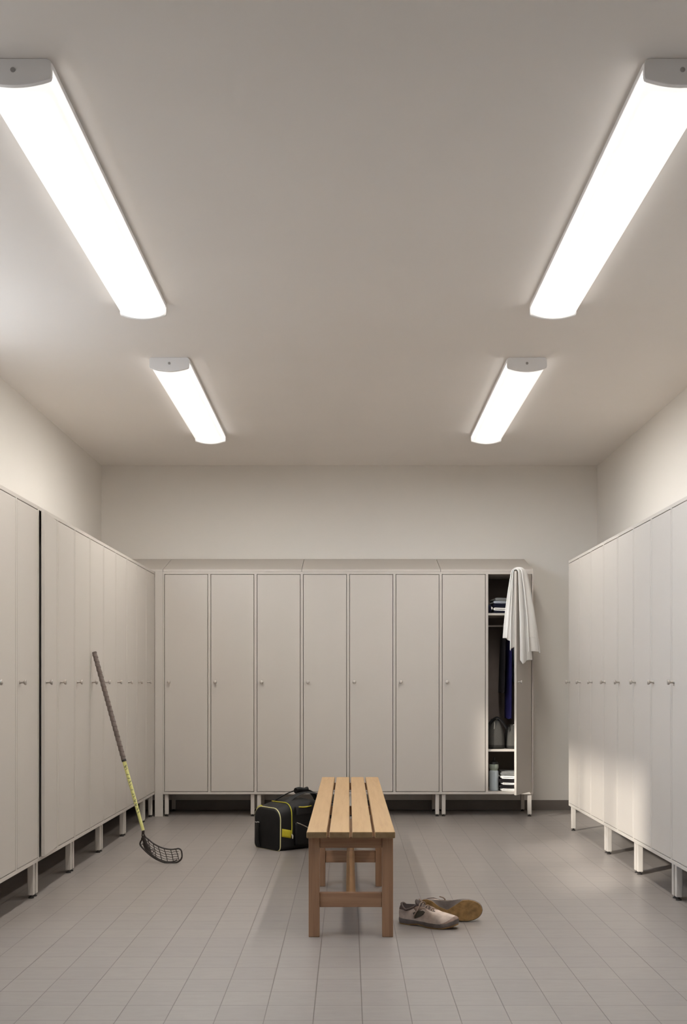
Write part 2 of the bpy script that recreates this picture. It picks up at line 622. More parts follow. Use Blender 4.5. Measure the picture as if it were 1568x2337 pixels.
# ------------------------------------------------------------------ bench
BX = .009
root = thing('slatted_bench', 'long slatted wooden bench standing in the middle of the floor', 'bench', (BX, 6.0, 0))
y0, y1 = 4.672 - 6.0, 7.36 - 6.0
ZS, TS = .4555, .0275
for i in range(4):
    xs = -.1885 + i * .097
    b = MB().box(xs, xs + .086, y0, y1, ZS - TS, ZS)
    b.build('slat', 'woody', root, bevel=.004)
lw = .047
for yy in (4.706, 5.87, 7.23):
    yc = yy - 6.0
    for x in (-.181, .134):
        MB().box(x, x + lw, yc, yc + lw, 0, ZS - TS).build('leg', 'woodz', root, bevel=.0025)
    MB().box(-.134, .134, yc + .006, yc + .031, .381, ZS - TS).build('top_rail', 'woodx', root, bevel=.002)
    MB().box(-.134, .134, yc + .008, yc + .035, .127, .189).build('cross_rail', 'woodx', root, bevel=.002)
MB().box(-.0205, .0205, 4.745 - 6, 7.238 - 6, .165, .1885).build('stretcher', 'woodl', root, bevel=.002)


# ------------------------------------------------------------------ sports bag
def rrect(a, h, rb, rt, n=6):
    pts = []

    def arc(cx, cz, r, t0, t1):
        for k in range(n + 1):
            t = t0 + (t1 - t0) * k / n
            pts.append((cx + r * cos(t), cz + r * sin(t)))
    arc(a - rb, rb, rb, -pi / 2, 0)
    for z in (.35, .5, .65):
        pts.append((a, h * z))
    arc(a - rt, h - rt, rt, 0, pi / 2)
    arc(-a + rt, h - rt, rt, pi / 2, pi)
    for z in (.65, .5, .35):
        pts.append((-a, h * z))
    arc(-a + rb, rb, rb, pi, 1.5 * pi)
    return pts


BAGL = .56
broot = thing('sports_bag', 'black sports bag with lime yellow trim on the floor left of the bench', 'bag', (-.53, 7.185, 0), atan2(.65, .76))


def bag_ring(u, off=0.0):
    t = u / BAGL
    sw = 1 + .05 * sin(pi * t)
    h = .272 + .050 * sin(pi * min(1, t * 1.25)) - .012 * t
    ring = []
    for v, z in rrect(.138 * sw + off, h + off, .03 + off, .07 + off):
        p = Vector((u, v, max(z, -.0)))
        q = noise.noise(Vector((u * 7, v * 9, z * 9))) * .009 * min(1, u / .1)
        ring.append(Vector((u + q * .3, v * (1 + q * 2) + .012 * (z - .12) * -1, max(0, z + (q if z > .08 else 0)))))
    return ring


rings = []
N = 22
for i in range(N + 1):
    u = BAGL * i / N
    rings.append(bag_ring(u))


def shrink(r, k, du):
    c = sum(r, Vector()) / len(r)
    return [Vector((p.x + du, c.y + (p.y - c.y) * k, max(0, c.z + (p.z - c.z) * k))) for p in r]


rings = [shrink(rings[0], .90, -.012), shrink(rings[0], .97, -.008)] + rings + [shrink(rings[-1], .95, .01), shrink(rings[-1], .85, .014)]
MB().loft(rings).build('body', 'bag', broot, smooth=50)
r0 = bag_ring(0.0, .001)
b = MB().tube(r0, .0036, 8, closed=True)
b.build('end_piping', 'pipe', broot, smooth=60)
# lime zip arc round the end compartment
r1 = bag_ring(.088, .002)
half = [p for p in r1 if p.y < .045 and p.z > .085]
half.sort(key=lambda p: (atan2(p.z - .10, p.y - .045)))
half = [p for p in r1 if p.z > .085]
idx = [k for k, p in enumerate(r1) if p.z > .085]
arc = [r1[k] for k in idx if r1[k].y < .07]
arc = [Vector((p.x - .035 * max(0, 1 - abs(p.y + .145) / .2) * 0, p.y, p.z)) for p in arc]
b = MB().tube(arc, .0055, 8, flat=.6)
b.build('compartment_zip', 'lime', broot, smooth=60)
p = arc[-1]
MB().tube([p, p + Vector((.003, -.006, -.012)), p + Vector((.002, -.007, -.03))], [.004, .006, .004], 8).build('zip_pull', 'zip', broot, smooth=60)
# lime panel
pan = MB()
g = []
for i in range(5):
    u = .010 + .072 * i / 4
    rr = bag_ring(u, .0022)
    cand = sorted([q for q in rr if q.y < 0], key=lambda q: q.z)

    def at_z(z):
        for a_, b_ in zip(cand, cand[1:]):
            if a_.z <= z <= b_.z and b_.z > a_.z:
                f = (z - a_.z) / (b_.z - a_.z)
                return a_.lerp(b_, f)
        return cand[-1]
    g.append([at_z(.094 + .052 * k / 4) + Vector((0, 0, -.016 * i / 4)) for k in range(5)])
pan.loft(g, closed=False, cap=False)
po = pan.build('side_panel', 'limef', broot, smooth=60)
sd = po.modifiers.new('solid', 'SOLIDIFY'); sd.thickness = .002; sd.offset = 1


def surf(u, z, off=.003):
    rr = bag_ring(u, off)
    cand = sorted([q for q in rr if q.y < .0], key=lambda q: q.z)
    for a_, b_ in zip(cand, cand[1:]):
        if a_.z <= z <= b_.z and b_.z > a_.z:
            return a_.lerp(b_, (z - a_.z) / (b_.z - a_.z))
    return cand[-1]


def patch(us, zs, off):
    return [[surf(u, z, off) for z in zs] for u in us]


# side pocket with pale zip
us = [.112 + .40 * i / 14 for i in range(15)]
zs = [.03 + .145 * i / 8 for i in range(9)]
pk = MB().loft(patch(us, zs, .012), closed=False, cap=False).build('side_pocket', 'bagp', broot, smooth=60)
sd = pk.modifiers.new('solid', 'SOLIDIFY'); sd.thickness = .011; sd.offset = -1
pz = [surf(.118 + .17 * i / 12, .178 - .085 * (i / 12) ** 1.0 + .006 * sin(pi * i / 12), .0155) for i in range(13)]
MB().tube(pz, .0032, 8).build('pocket_zip', 'zip', broot, smooth=60)
# top flap with lime trim
tf = MB()
us = [.116 + .28 * i / 10 for i in range(11)]
zs = [.225 + .0065 * i for i in range(10)]
fl = MB().loft(patch(us, zs, .016), closed=False, cap=False).build('top_flap', 'bagp', broot, smooth=60)
sd = fl.modifiers.new('solid', 'SOLIDIFY'); sd.thickness = .014; sd.offset = -1
ft = [surf(.135 + .105 * i / 10, .279 - .004 * sin(pi * i / 10), .0195) for i in range(11)]
MB().tube(ft, .0035, 8).build('flap_trim', 'lime', broot, smooth=60)


# carry handles
def handle(ysign, peak, sh):
    pts = []
    for i in range(25):
        t = i / 24
        u = .06 + .42 * t
        z = .262 + .02 * t + (peak - .262) * (sin(pi * t) ** .75) * (1 - .18 * (1 - t))
        yv = ysign * (.085 - .06 * sin(pi * t) ** .8) + sh
        pts.append((u, yv, z))
    return MB().tube(pts, .0165, 10, flat=.25, up=(0, ysign * .35, 1)).build('carry_handle', 'strap', broot, smooth=60)


handle(-1, .350, -.005)
handle(1, .366, .006)
cuff = MB().tube([(.235 + .014 * i, .006, .366 + .004 * sin(i)) for i in range(8)], .024, 12, flat=.7).build('handle_cuff', 'strap', broot, smooth=60)
# end strap and loop on the near end panel
es = [(-.016, .085 + .008 * sin(i), .02 + .155 * i / 8) for i in range(9)]
es = [(-.014 - .014 * sin(pi * i / 8), .078 + .01 * i / 8, .012 + .155 * i / 8) for i in range(9)]
MB().tube(es, .017, 10, flat=.25, up=(-1, 0, 0)).build('end_strap', 'strap', broot, smooth=60)
MB().tube([(-.022, .066 + .005 * i, .170 + .002 * sin(i * .8)) for i in range(9)], .0035, 8).build('strap_buckle', 'screw', broot, smooth=60)
e2 = [p + Vector((-.004, 0, .0)) for p in bag_ring(-.0, .003) if p.z > .262 and -.02 < p.y < .09]
MB().tube([p + Vector((.002, 0, .003)) for p in bag_ring(0.0, .003) if p.z > .24 and .02 < p.y], .0045, 8).build('corner_trim', 'lime', broot, smooth=60)

# ------------------------------------------------------------------ floorball stick
sroot = thing('floorball_stick', 'floorball stick with grey grip and lime shaft leaning on the left lockers', 'stick', (-1.1, 6.64, 0))
SO = sroot.location.copy()
Ptop = at(215.5, 1488, 6.725)
Ptop.x = XLF + .018
Pneck = at(327.5, 1898, 6.655)
axis = Pneck - Ptop
SL = axis.length
ax = axis.normalized()
sa = (Vector((0, -1, 0)) - ax * ax.dot(Vector((0, -1, 0)))).normalized()     # towards the viewer
sb = ax.cross(sa)


def on_axis(l, r, phi):
    return Ptop + ax * l + sa * (r * cos(phi)) + sb * (r * sin(phi))


LG = SL * .602
rings = []
NS = 420
for i in range(NS + 1):
    l = LG * i / NS
    ring = []
    for k in range(18):
        ph = 2 * pi * k / 18
        s_ = (l / .0315 + ph / (2 * pi) + .06 * noise.noise(Vector((l * 9, 0, 0)))) % 1.0
        r = .0132 + .0026 * s_ ** 1.8
        if l < .004:
            r *= .94
        ring.append(on_axis(l, r, ph))
    rings.append(ring)
MB().loft(rings).build('grip', 'grip', sroot, org=SO, smooth=50)
MB().tube([on_axis(LG - .002, 0, 0), on_axis(LG + .012, 0, 0)], .0143, 18).build('grip_collar', 'foot', sroot, org=SO, smooth=40)
MB().tube([on_axis(LG + .011 + (SL - LG - .02) * i / 8, 0, 0) for i in range(9)], [.0116 - .0018 * i / 8 for i in range(9)], 18).build('shaft', 'shaft', sroot, org=SO, smooth=40)
# printed marks along the shaft (slanted letter-like strokes)
mk = MB()
LS0, LS1 = LG + .035, SL - .10


def stroke(l0, p0, l1, p1, wd):
    pts0, pts1 = [], []
    n = 6
    for i in range(n + 1):
        t = i / n
        l = l0 + (l1 - l0) * t
        ph = p0 + (p1 - p0) * t
        r = .0116 - .0018 * (l - LG) / (SL - LG) + .00035
        pts0.append(on_axis(l - wd / 2, r, ph))
        pts1.append(on_axis(l + wd / 2, r, ph))
    mk.loft([pts0, pts1], closed=False, cap=False)


nl = 13
rnd = random.Random(5)
for i in range(nl):
    dl = (LS1 - LS0) / nl
    l = LS0 + dl * (i + .16 * rnd.uniform(-1, 1))
    kind = rnd.randrange(4)
    c0 = -.25 + rnd.uniform(-.15, .15)
    w_ = rnd.uniform(.18, .32)
    if kind in (0, 2, 3):
        stroke(l, c0 - .75, l + dl * rnd.uniform(.3, .5), c0 + rnd.uniform(.4, .8), dl * w_)
    if kind in (1, 2):
        stroke(l + dl * .52, c0 - .6, l + dl * .42, c0 + .75, dl * .2)
    if kind in (1, 3):
        stroke(l + dl * .1, c0 + .3, l + dl * .6, c0 + .55, dl * .24)
mk.build('shaft_lettering', 'mark', sroot, org=SO, smooth=60)
# blade
BY = 6.63


def bp(cx, cy, dy=0.0):
    px, py = 250 + cx / 8.253, 1720 + cy / 8.253
    t = (px - 320) / 95
    Y = BY + .03 * (t - .75) ** 2 + dy + .02 * (1970 - py) / 75
    return at(px, py, Y)


def dens(pts, k=4):
    P = [Vector((p[0], p[1])) for p in pts]
    out = []
    for i in range(len(P) - 1):
        p0, p1, p2, p3 = P[max(i - 1, 0)], P[i], P[i + 1], P[min(i + 2, len(P) - 1)]
        for j in range(k):
            t = j / k
            out.append(.5 * ((2 * p1) + (p2 - p0) * t + (2 * p0 - 5 * p1 + 4 * p2 - p3) * t * t + (3 * p1 - p0 - 3 * p2 + p3) * t ** 3))
    out.append(P[-1])
    return [(q.x, q.y) for q in out]


upper = dens([(650, 1520), (680, 1570), (740, 1622), (820, 1688), (920, 1745), (1030, 1785), (1150, 1803), (1240, 1797), (1300, 1788), (1345, 1815), (1362, 1870), (1366, 1940)])
lower = dens([(612, 1580), (606, 1625), (585, 1660), (576, 1705), (600, 1750), (670, 1825), (760, 1905), (880, 1985), (1000, 2035), (1100, 2052), (1200, 2054), (1280, 2040), (1340, 1998), (1366, 1940)])
bl = thing_blade = MB()
bl.tube([bp(*q) for q in upper], .0046, 8)
bl.tube([bp(*q) for q in lower], .0052, 8)
inner = dens([(640, 1700), (680, 1790), (740, 1850), (860, 1950), (980, 2005), (1095, 2035), (1205, 2030), (1280, 2000)])
bl.tube([bp(*q) for q in inner], [.0058 if i < 14 else .0035 for i in range(len(inner))], 8)
for u_, l_ in [((820, 1690), (880, 1985)), ((915, 1745), (985, 2020)), ((1025, 1785), (1095, 2048)), ((1150, 1805), (1205, 2050)), ((1245, 1798), (1310, 2020)), ((720, 1612), (790, 1920))]:
    mid = ((u_[0] + l_[0]) / 2 + 6, (u_[1] + l_[1]) / 2)
    bl.tube([bp(*q) for q in dens([u_, mid, l_])], .0026, 6)


def interp_curve(pts, x):
    for a_, b_ in zip(pts, pts[1:]):
        if (a_[0] - x) * (b_[0] - x) <= 0 and a_[0] != b_[0]:
            return a_[1] + (b_[1] - a_[1]) * (x - a_[0]) / (b_[0] - a_[0])
    return None


for fr in (.2, .4, .6, .8):
    line = []
    for x in range(700, 1356, 40):
        yu = interp_curve(upper[:36], x)
        yl = interp_curve(list(reversed(lower)), x)
        if yu and yl:
            line.append((x, yu + (yl - yu) * (fr * .9 + .03) + 5 * sin(x * .05)))
    bl.tube([bp(*q) for q in line], .0019, 6)
bl.tube([bp(*q) for q in dens([(600, 1720), (640, 1690), (660, 1740)])], .002, 6)
bl.tube([bp(800 + 34 * cos(t * pi / 8), 1835 + 32 * sin(t * pi / 8)) for t in range(16)], .0022, 6, closed=True)
bl.tube([bp(710 + 24 * cos(t * pi / 8), 1800 + 34 * sin(t * pi / 8)) for t in range(16)], .0022, 6, closed=True)
blade = bl.build('blade', 'blade', sroot, org=SO, smooth=50)
# neck: solid tapering socket running down into the blade
nk = []
npts = [(622, 1468, 27, .0115), (630, 1540, 30, .011), (648, 1610, 34, .009), (675, 1690, 40, .0065), (705, 1765, 44, .005), (745, 1840, 40, .004), (790, 1900, 22, .003)]
for cx, cy, hw_, dp in npts:
    c = bp(cx, cy)
    if cy < 1500:
        c = Pneck - ax * .006
    hwm = hw_ / 8.253 * 6.63 / F
    nk.append([c + sb * (-1) * hwm * cos(2 * pi * k / 14) * 1.0 + Vector((0, -1, 0)) * dp * sin(2 * pi * k / 14) for k in range(14)])
nko = MB().loft(nk).build('blade_socket', 'blade', sroot, org=SO, smooth=60)
sp = bp(637, 1528) + Vector((0, -.0105, 0))
MB().lathe([(.0028, 0), (.0028, .002), (0, .0028)], sp, 'y', 12).build('blade_screw', 'zip', sroot, org=SO, smooth=60)


# ------------------------------------------------------------------ shoes
def shoe(root, m):
    """heel at x=0, toe at +x, width along y, m=+1/-1 mirrors the foot; parts go under root"""
    L = .287
    NK = 96
    # half width profile for the sole outline on the inner (a) and outer (b) side
    keyx = [0, .008, .025, .06, .12, .20, .32, .45, .58, .68, .78, .87, .94, .975, .992, 1.0]
    inn = [0, .012, .020, .028, .032, .032, .029, .029, .038, .044, .045, .041, .032, .022, .012, 0]
    out = [0, .012, .020, .028, .033, .035, .037, .042, .050, .053, .051, .044, .033, .022, .012, 0]
    inn_s = [0, .012, .020, .028, .032, .026, .002, -.010, .018, .041, .045, .041, .032, .022, .012, 0]

    def ip(tab, t):
        for i in range(len(keyx) - 1):
            if keyx[i] <= t <= keyx[i + 1]:
                f = (t - keyx[i]) / (keyx[i + 1] - keyx[i])
                f2 = f
                return tab[i] + (tab[i + 1] - tab[i]) * f2
        return 0

    def ts(k):
        a = 2 * pi * k / NK
        t = .5 - .5 * cos(a)
        return t, (1 if a < pi else -1)

    def outline(k, sc=1.0, tabi=inn):
        t, sd_ = ts(k)
        w_ = ip(out if sd_ > 0 else tabi, t)
        # round the extreme ends
        return Vector((L * t, sd_ * w_ * sc * m, 0))

    def spring(t):
        return .020 * max(0, (t - .70) / .30) ** 2 + .004 * max(0, (.10 - t) / .10) ** 2

    def soletop(t):
        return .027 - .006 * t + spring(t) + .006 * max(0, (t - .86) / .14)

    # sole (gum outsole) and midsole
    c_ = Vector((L * .5, 0, 0))
    rb, rm, rt = [], [], []
    for k in range(NK):
        t, _ = ts(k)
        p = outline(k, .97, inn_s)
        waist = max(0, 1 - abs(t - .38) / .16)
        rb.append(p + Vector((0, 0, spring(t) + .008 * waist)))
        p2 = outline(k, 1.0, inn_s)
        rm.append(p2 + Vector((0, 0, spring(t) + .005 + .008 * waist)))
    bot = MB().loft([rb, rm], True, False)
    H_ = NK // 2
    grid = []
    for k in range(0, H_ + 1):
        qa, qb = rb[k % NK], rb[(NK - k) % NK]
        row = []
        for j in range(9):
            q = qa.lerp(qb, j / 8)
            tread = 0 if j in (0, 8) or k in (0, H_) else -.0016 * (1 if (k % 4) < 2 else 0)
            row.append(q + Vector((0, 0, tread if abs(q.x / L - .38) > .16 else 0)))
        grid.append(row)
    bot.loft(grid, False, False)
    bot.build('outsole', 'gum', root, smooth=45, merge=True)
    r1_, r2_, r3_ = [], [], []
    for k in range(NK):
        t, _ = ts(k)
        waist = max(0, 1 - abs(t - .38) / .16)
        r1_.append(outline(k, 1.0, inn_s) + Vector((0, 0, spring(t) + .005 + .008 * waist)))
        q = outline(k, 1.05)
        r2_.append(Vector((L * .5 + (q.x - L * .5) * 1.012, q.y, spring(t) + .014 + .004 * waist)))
        q = outline(k, 1.0)
        r3_.append(q + Vector((0, 0, soletop(t))))
    MB().loft([r1_, r2_, r3_], True, False).build('midsole', 'midsole', root, smooth=50)

    # upper: lofted between the sole outline and the opening rim
    def rim(k):
        t, sd_ = ts(k)
        x = L * (.045 + (.60 - .045) * t)
        u = (x / L)
        wv = .0
        if u < .36:
            wv = .030 * sqrt(max(0, 1 - ((u - .21) / .17) ** 2)) if u < .21 else .030 - .016 * ((u - .21) / .15)
        else:
            wv = .014 - .006 * (u - .36) / .24
        if t > .985:
            wv *= .5
        z = .088 - .022 * sin(pi * min(1, max(0, (u - .045) / .22))) if u < .265 else .088 + .004 - .027 * max(0, (u - .34) / .26)
        if .2 < u < .36:
            z = .068 + (.092 - .068) * ((u - .2) / .16) if u < .30 else .084 + .006 * (1 - abs(u - .33) / .03 * .2) - .002
        return Vector((x, sd_ * wv * m, z))

    rows = []
    NR = 10
    for j in range(NR + 1):
        s_ = j / NR
        row = []
        for k in range(NK):
            t, sd_ = ts(k)
            B = outline(k, .985)
            B.z = soletop(t) - .001
            R = rim(k)
            cz = B.z + (R.z - B.z) * (.78 if t > .5 else .6)
            C = Vector((B.x + (R.x - B.x) * (.06 if t > .55 else .0) + (-.006 if t < .06 else 0), B.y * 1.02 + (R.y - B.y) * .12, cz))
            if t > .62:
                f = (t - .62) / .38
                C.z = B.z + (.070 - .030 * f) * (1 - .25 * f) - .012 * f
            P = B * (1 - s_) ** 2 + C * 2 * s_ * (1 - s_) + R * s_ * s_
            q = noise.noise(P * 38) * .0016
            P += Vector((0, q, q))
            row.append(P)
        rows.append(row)
    up = MB().loft(rows, True, False)
    uo = up.build('upper', 'shoe', root, smooth=70)
    # lining: from the rim down inside
    lr = []
    for j in range(5):
        row = []
        for k in range(NK):
            R = rim(k)
            f = j / 4
            row.append(Vector((L * .3 + (R.x - L * .3) * (1 - .05 * f) , R.y * (1 - .12 * min(f * 2, 1)), R.z + (.034 - R.z) * f - .0005)))
        lr.append(row)
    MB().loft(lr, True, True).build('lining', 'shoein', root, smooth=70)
    # padded collar round the opening
    col_ = [rim(k) for k in range(NK) if rim(k).x < L * .36]
    ks = [k for k in range(NK)]
    seq = [k for k in range(NK // 2, NK) if rim(k).x < L * .37] + [k for k in range(0, NK // 2) if rim(k).x < L * .37]
    MB().tube([rim(k) + Vector((0, 0, .0005)) for k in seq], .0052, 8).build('collar', 'shoedark', root, smooth=70)
    # tongue
    def tz(x):
        f = (.60 - x / L) / .30
        return .062 + .036 * f + .012 * f * f

    tg = []
    for i in range(10):
        f = i / 9
        x = L * (.60 - .285 * f)
        hw_ = .010 + .012 * f
        tg.append([Vector((x - .010 * f * (1 - (v_ / 5) ** 2), hw_ * v_ / 5, tz(x) + .003 - (.006 + .006 * f) * (v_ / 5) ** 2)) for v_ in range(-5, 6)])
    to = MB().loft(tg, False, False).build('tongue', 'shoedark', root, smooth=70)
    sd2 = to.modifiers.new('solid', 'SOLIDIFY'); sd2.thickness = .006; sd2.offset = 0
    # laces: crossings over the throat plus a loose end
    lc = MB()
    for i in range(6):
        f = i / 5
        x = L * (.585 - .20 * f)
        z = tz(x) + .0085
        w2 = .019 + .004 * f
        dx = .011 if i % 2 else -.001
        lc.tube([(x, -w2, z - .0125), (x - .001, -w2 * .8, z - .006), (x - .002 + dx * .3, -w2 * .45, z - .001), (x - .004 + dx * .6, 0, z + .001), (x - .006 + dx, w2 * .45, z - .001), (x - .005 + dx, w2 * .8, z - .006), (x - .004 + dx, w2, z - .0125)], .0030, 6)
    zt = tz(L * .39) + .009
    lc.tube([(L * .385, -.004, zt), (L * .38, -.018, zt - .003), (L * .385, -.030, zt - .016), (L * .36, -.0385, zt - .034), (L * .33, -.0425, zt - .050), (L * .31, -.045, zt - .064)], .0029, 6)
    lc.tube([(L * .385, .0, zt), (L * .365, -.010, zt + .010), (L * .34, .0, zt + .012), (L * .36, .012, zt + .004), (L * .385, .002, zt)], .0029, 6)
    lc.build('laces', 'lace', root, smooth=60)

    def overlay(name, mname, t0, t1, sd_, lo, hi, ni=8, nj=6, lift=.0011):
        g = []
        for i in range(ni + 1):
            t = t0 + (t1 - t0) * i / ni
            kk = math.acos(1 - 2 * t) / (2 * pi) * NK
            kf = kk if sd_ > 0 else NK - kk
            k0 = int(kf) % NK
            k1 = (k0 + 1) % NK
            fr = kf - int(kf)
            row = []
            l_, h_ = lo(i / ni), hi(i / ni)
            for j in range(nj + 1):
                sj = (l_ + (h_ - l_) * j / nj) * NR
                a0 = int(min(sj, NR - 1))
                fj = sj - a0
                p = rows[a0][k0].lerp(rows[a0][k1], fr).lerp(rows[a0 + 1][k0].lerp(rows[a0 + 1][k1], fr), fj)
                c3 = Vector((L * .45, 0, .03))
                row.append(p + (p - c3).normalized() * lift)
            g.append(row)
        o_ = MB().loft(g, False, False).build(name, mname, root, smooth=70)
        s3 = o_.modifiers.new('solid', 'SOLIDIFY'); s3.thickness = .0012; s3.offset = 0
        return o_
    for sd_ in (-1, 1):
        overlay('eyestay', 'toe', .40, .80, sd_, lambda f: .70 + .06 * f, lambda f: .97)
        overlay('heel_counter', 'shoedark', .0, .14, sd_, lambda f: .55 + .35 * f, lambda f: .98)
        overlay('toe_cap', 'toe', .78, 1.0, sd_, lambda f: .0, lambda f: .03 + .30 * f ** 1.3, ni=14)
    # dark side panel on the visible flank
    for sd_ in (-1, 1):
        overlay('side_panel', 'shoepanel', .33, .56, sd_, lambda f: .16 + .36 * f, lambda f: .62 + .10 * sin(pi * f) - .06 * f, lift=.0016)
    # heel counter overlay
    return root


s1 = thing('sports_shoe', 'worn off-white sports shoe standing upright beside the bench leg', 'shoe', (.232, 5.00, .0), radians(-29), 'pair of sports shoes')
shoe(s1, -1)
s2 = thing('sports_shoe', 'sports shoe tipped on its side, showing its brown gum sole', 'shoe', (.322, 5.035, .053), 0, 'pair of sports shoes')
shoe(s2, 1)
Rm = Matrix(((1, 0, 0), (0, 0, 1), (0, -1, 0)))       # local z -> +y, local y -> -z
rot = Matrix.Rotation(radians(-9), 3, 'Z') @ Matrix.Rotation(radians(-5), 3, 'X') @ Rm @ Matrix.Rotation(radians(3), 3, 'Z')
s2.rotation_euler = rot.to_euler()
# flap label on the second shoe's tongue is part of its shoe
bpy.context.view_layer.update()
zmin = min((o.matrix_world @ v.co).z for o in s2.children for v in o.data.vertices)
s2.location.z -= zmin - .001

# ------------------------------------------------------------------ towel over the open door
HX, HY = XB1 - DW / 2 - GAP, YBF
th = radians(61)
wd = PB - DW - 2 * GAP
dvec = Vector((cos(th), sin(th), 0))                 # free edge -> hinge
Fe = Vector((HX, HY, 0)) - dvec * wd
nvec = Vector((sin(th), -cos(th), 0))                # outer normal
ZDT = ZT - FR - GAP                                  # door top


def dl(a, n, z):
    return Fe + dvec * a + nvec * n + Vector((0, 0, z))


tw = MB()
NU, NV = 44, 72


def drape(u, v, p):
    """v in [-1,1]: -1 bottom on the inner side, 0 over the door top, +1 bottom outside"""
    s_ = abs(v)
    arch = .07                                        # part of |v| spent rounding over the door edge
    k = min(1, s_ / arch)
    bend = sin(pi / 2 * k)
    a0 = p['aT'][0] + (p['aT'][1] - p['aT'][0]) * u
    grow = min(1, s_ * 1.7)
    f = .5 - .5 * cos(2 * pi * p['K'] * u + p['ph'] + .5 * s_)
    f += .25 * (.5 - .5 * cos(2 * pi * (p['K'] * 2.3) * u + 2.1 * p['ph'] - .8 * s_)) * s_
    if v >= 0:
        a1 = p['aR'][0] + (p['aR'][1] - p['aR'][0]) * u
        L_, nb, am, sg = p['LR'](u), p['nR'][0] + (p['nR'][1] - p['nR'][0]) * u, p['amp'][0], 1
        n = .009 + bend * (.014 + p['off']) + nb * s_ ** .8 + am * f * grow
    else:
        a1 = p['aL'][0] + (p['aL'][1] - p['aL'][0]) * u
        L_, nb, am, sg = p['LL'](u), p['nL'][0] + (p['nL'][1] - p['nL'][0]) * u, p['amp'][1], -1
        n = .009 + bend * (.014 + p['off']) + nb * s_ ** .8 + am * f * grow
    a = a0 + (a1 - a0) * s_ ** .68
    n = -.009 + sg * (n - .009 * (1 - bend)) if s_ > 1e-6 else -.009
    top = ZDT + .008 + p['off'] + .010 * sin(pi * u)
    z = top + .006 * cos(pi / 2 * k) - max(0, s_ - arch * .45) / (1 - arch * .45) * L_
    return dl(a, n, z)


def sstep(x, a, b):
    t = max(0, min(1, (x - a) / (b - a)))
    return t * t * (3 - 2 * t)


under = dict(aT=(.006, .085), aR=(.026, .20), aL=(.0, .10), nR=(.0, .030), nL=(.012, .004), off=.0, K=1.2, ph=.9, amp=(.016, .012),
             LR=lambda u: .742 - .035 * sstep(u, .12, 1) - .03 * (1 - sstep(u, 0, .12)), LL=lambda u: .635 - .03 * u)
over = dict(aT=(.030, .120), aR=(.076, .300), aL=(-.006, .060), nR=(.028, .062), nL=(.052, .020), off=.011, K=1.6, ph=2.6, amp=(.020, .016),
            LR=lambda u: .655 + .008 * u, LL=lambda u: .545 + .03 * u)
for prm in (under, over):
    g = []
    for j in range(NV + 1):
        v = -1 + 2 * j / NV
        g.append([drape(i / NU, v, prm) for i in range(NU + 1)])
    tw.loft(g, closed=False, cap=False)
towel = tw.build('towel', 'towel', None, smooth=80)
sd = towel.modifiers.new('solid', 'SOLIDIFY'); sd.thickness = .006; sd.offset = 0
sb_ = towel.modifiers.new('subsurf', 'SUBSURF'); sb_.levels = 1; sb_.render_levels = 1
tag(towel, 'white towel draped over the top of the open locker door', 'towel')
hem = [drape(i / NU, .83, over) + nvec * .0035 for i in range(NU + 1)]
MB().tube(hem, .0016, 6).build('hem_seam', 'towel', towel, smooth=70)
hem = [drape(i / NU, -.80, over) - nvec * .0035 for i in range(NU + 1)]
MB().tube(hem, .0016, 6).build('hem_seam', 'towel', towel, smooth=70)

# ------------------------------------------------------------------ contents of the open locker
CXL, CXR = XB1 - PB + DW / 2, XB1 - SW


def folded(name, x0, x1, y0, y1, z0, h, layers, mname, label, group, rz=0.0, cat='clothes', flip=False):
    t = h / layers
    rad = t / 2
    pts = []
    Wd = x1 - x0
    path = []
    for L_ in range(layers):
        zc = rad + L_ * t
        a_, b_ = (Wd * .5, -Wd * .5) if L_ % 2 == 0 else (-Wd * .5, Wd * .5)
        sg = 1 if b_ > a_ else -1
        for k in range(9):
            f = k / 8
            x = a_ + sg * t * .6 + (b_ - a_ - 2 * sg * t * .6) * f
            path.append((x, zc + .0012 * sin(f * 7 + L_)))
        if L_ < layers - 1:
            for k in range(1, 6):
                an = pi * k / 6
                path.append((b_ - sg * t * .6 + sg * sin(an) * t * .62, zc + (1 - cos(an)) * t / 2))
    th_ = t * .40
    L1, L2 = [], []
    for i, p in enumerate(path):
        p0, p1 = path[max(i - 1, 0)], path[min(i + 1, len(path) - 1)]
        tx, tz = p1[0] - p0[0], p1[1] - p0[1]
        ln = sqrt(tx * tx + tz * tz) or 1
        nx, nz = -tz / ln, tx / ln
        L1.append((p[0] + nx * th_, p[1] + nz * th_))
        L2.append((p[0] - nx * th_, p[1] - nz * th_))
    g = []
    D = y1 - y0
    for j in range(9):
        f = j / 8
        yy = -D / 2 + D * f
        jit = .0018
        sc = .985 if j in (0, 8) else 1
        g.append([(x * sc, yy, zz + jit * sin(f * 5 + x * 30) * (zz > .004)) for x, zz in L1 + list(reversed(L2))])
    o = MB().loft(g).build(name, mname, None, smooth=50)
    o.location = ((x0 + x1) / 2, (y0 + y1) / 2, z0)
    o.rotation_euler = (0, 0, rz + (pi if flip else 0))
    tag(o, label, cat, group)
    return o


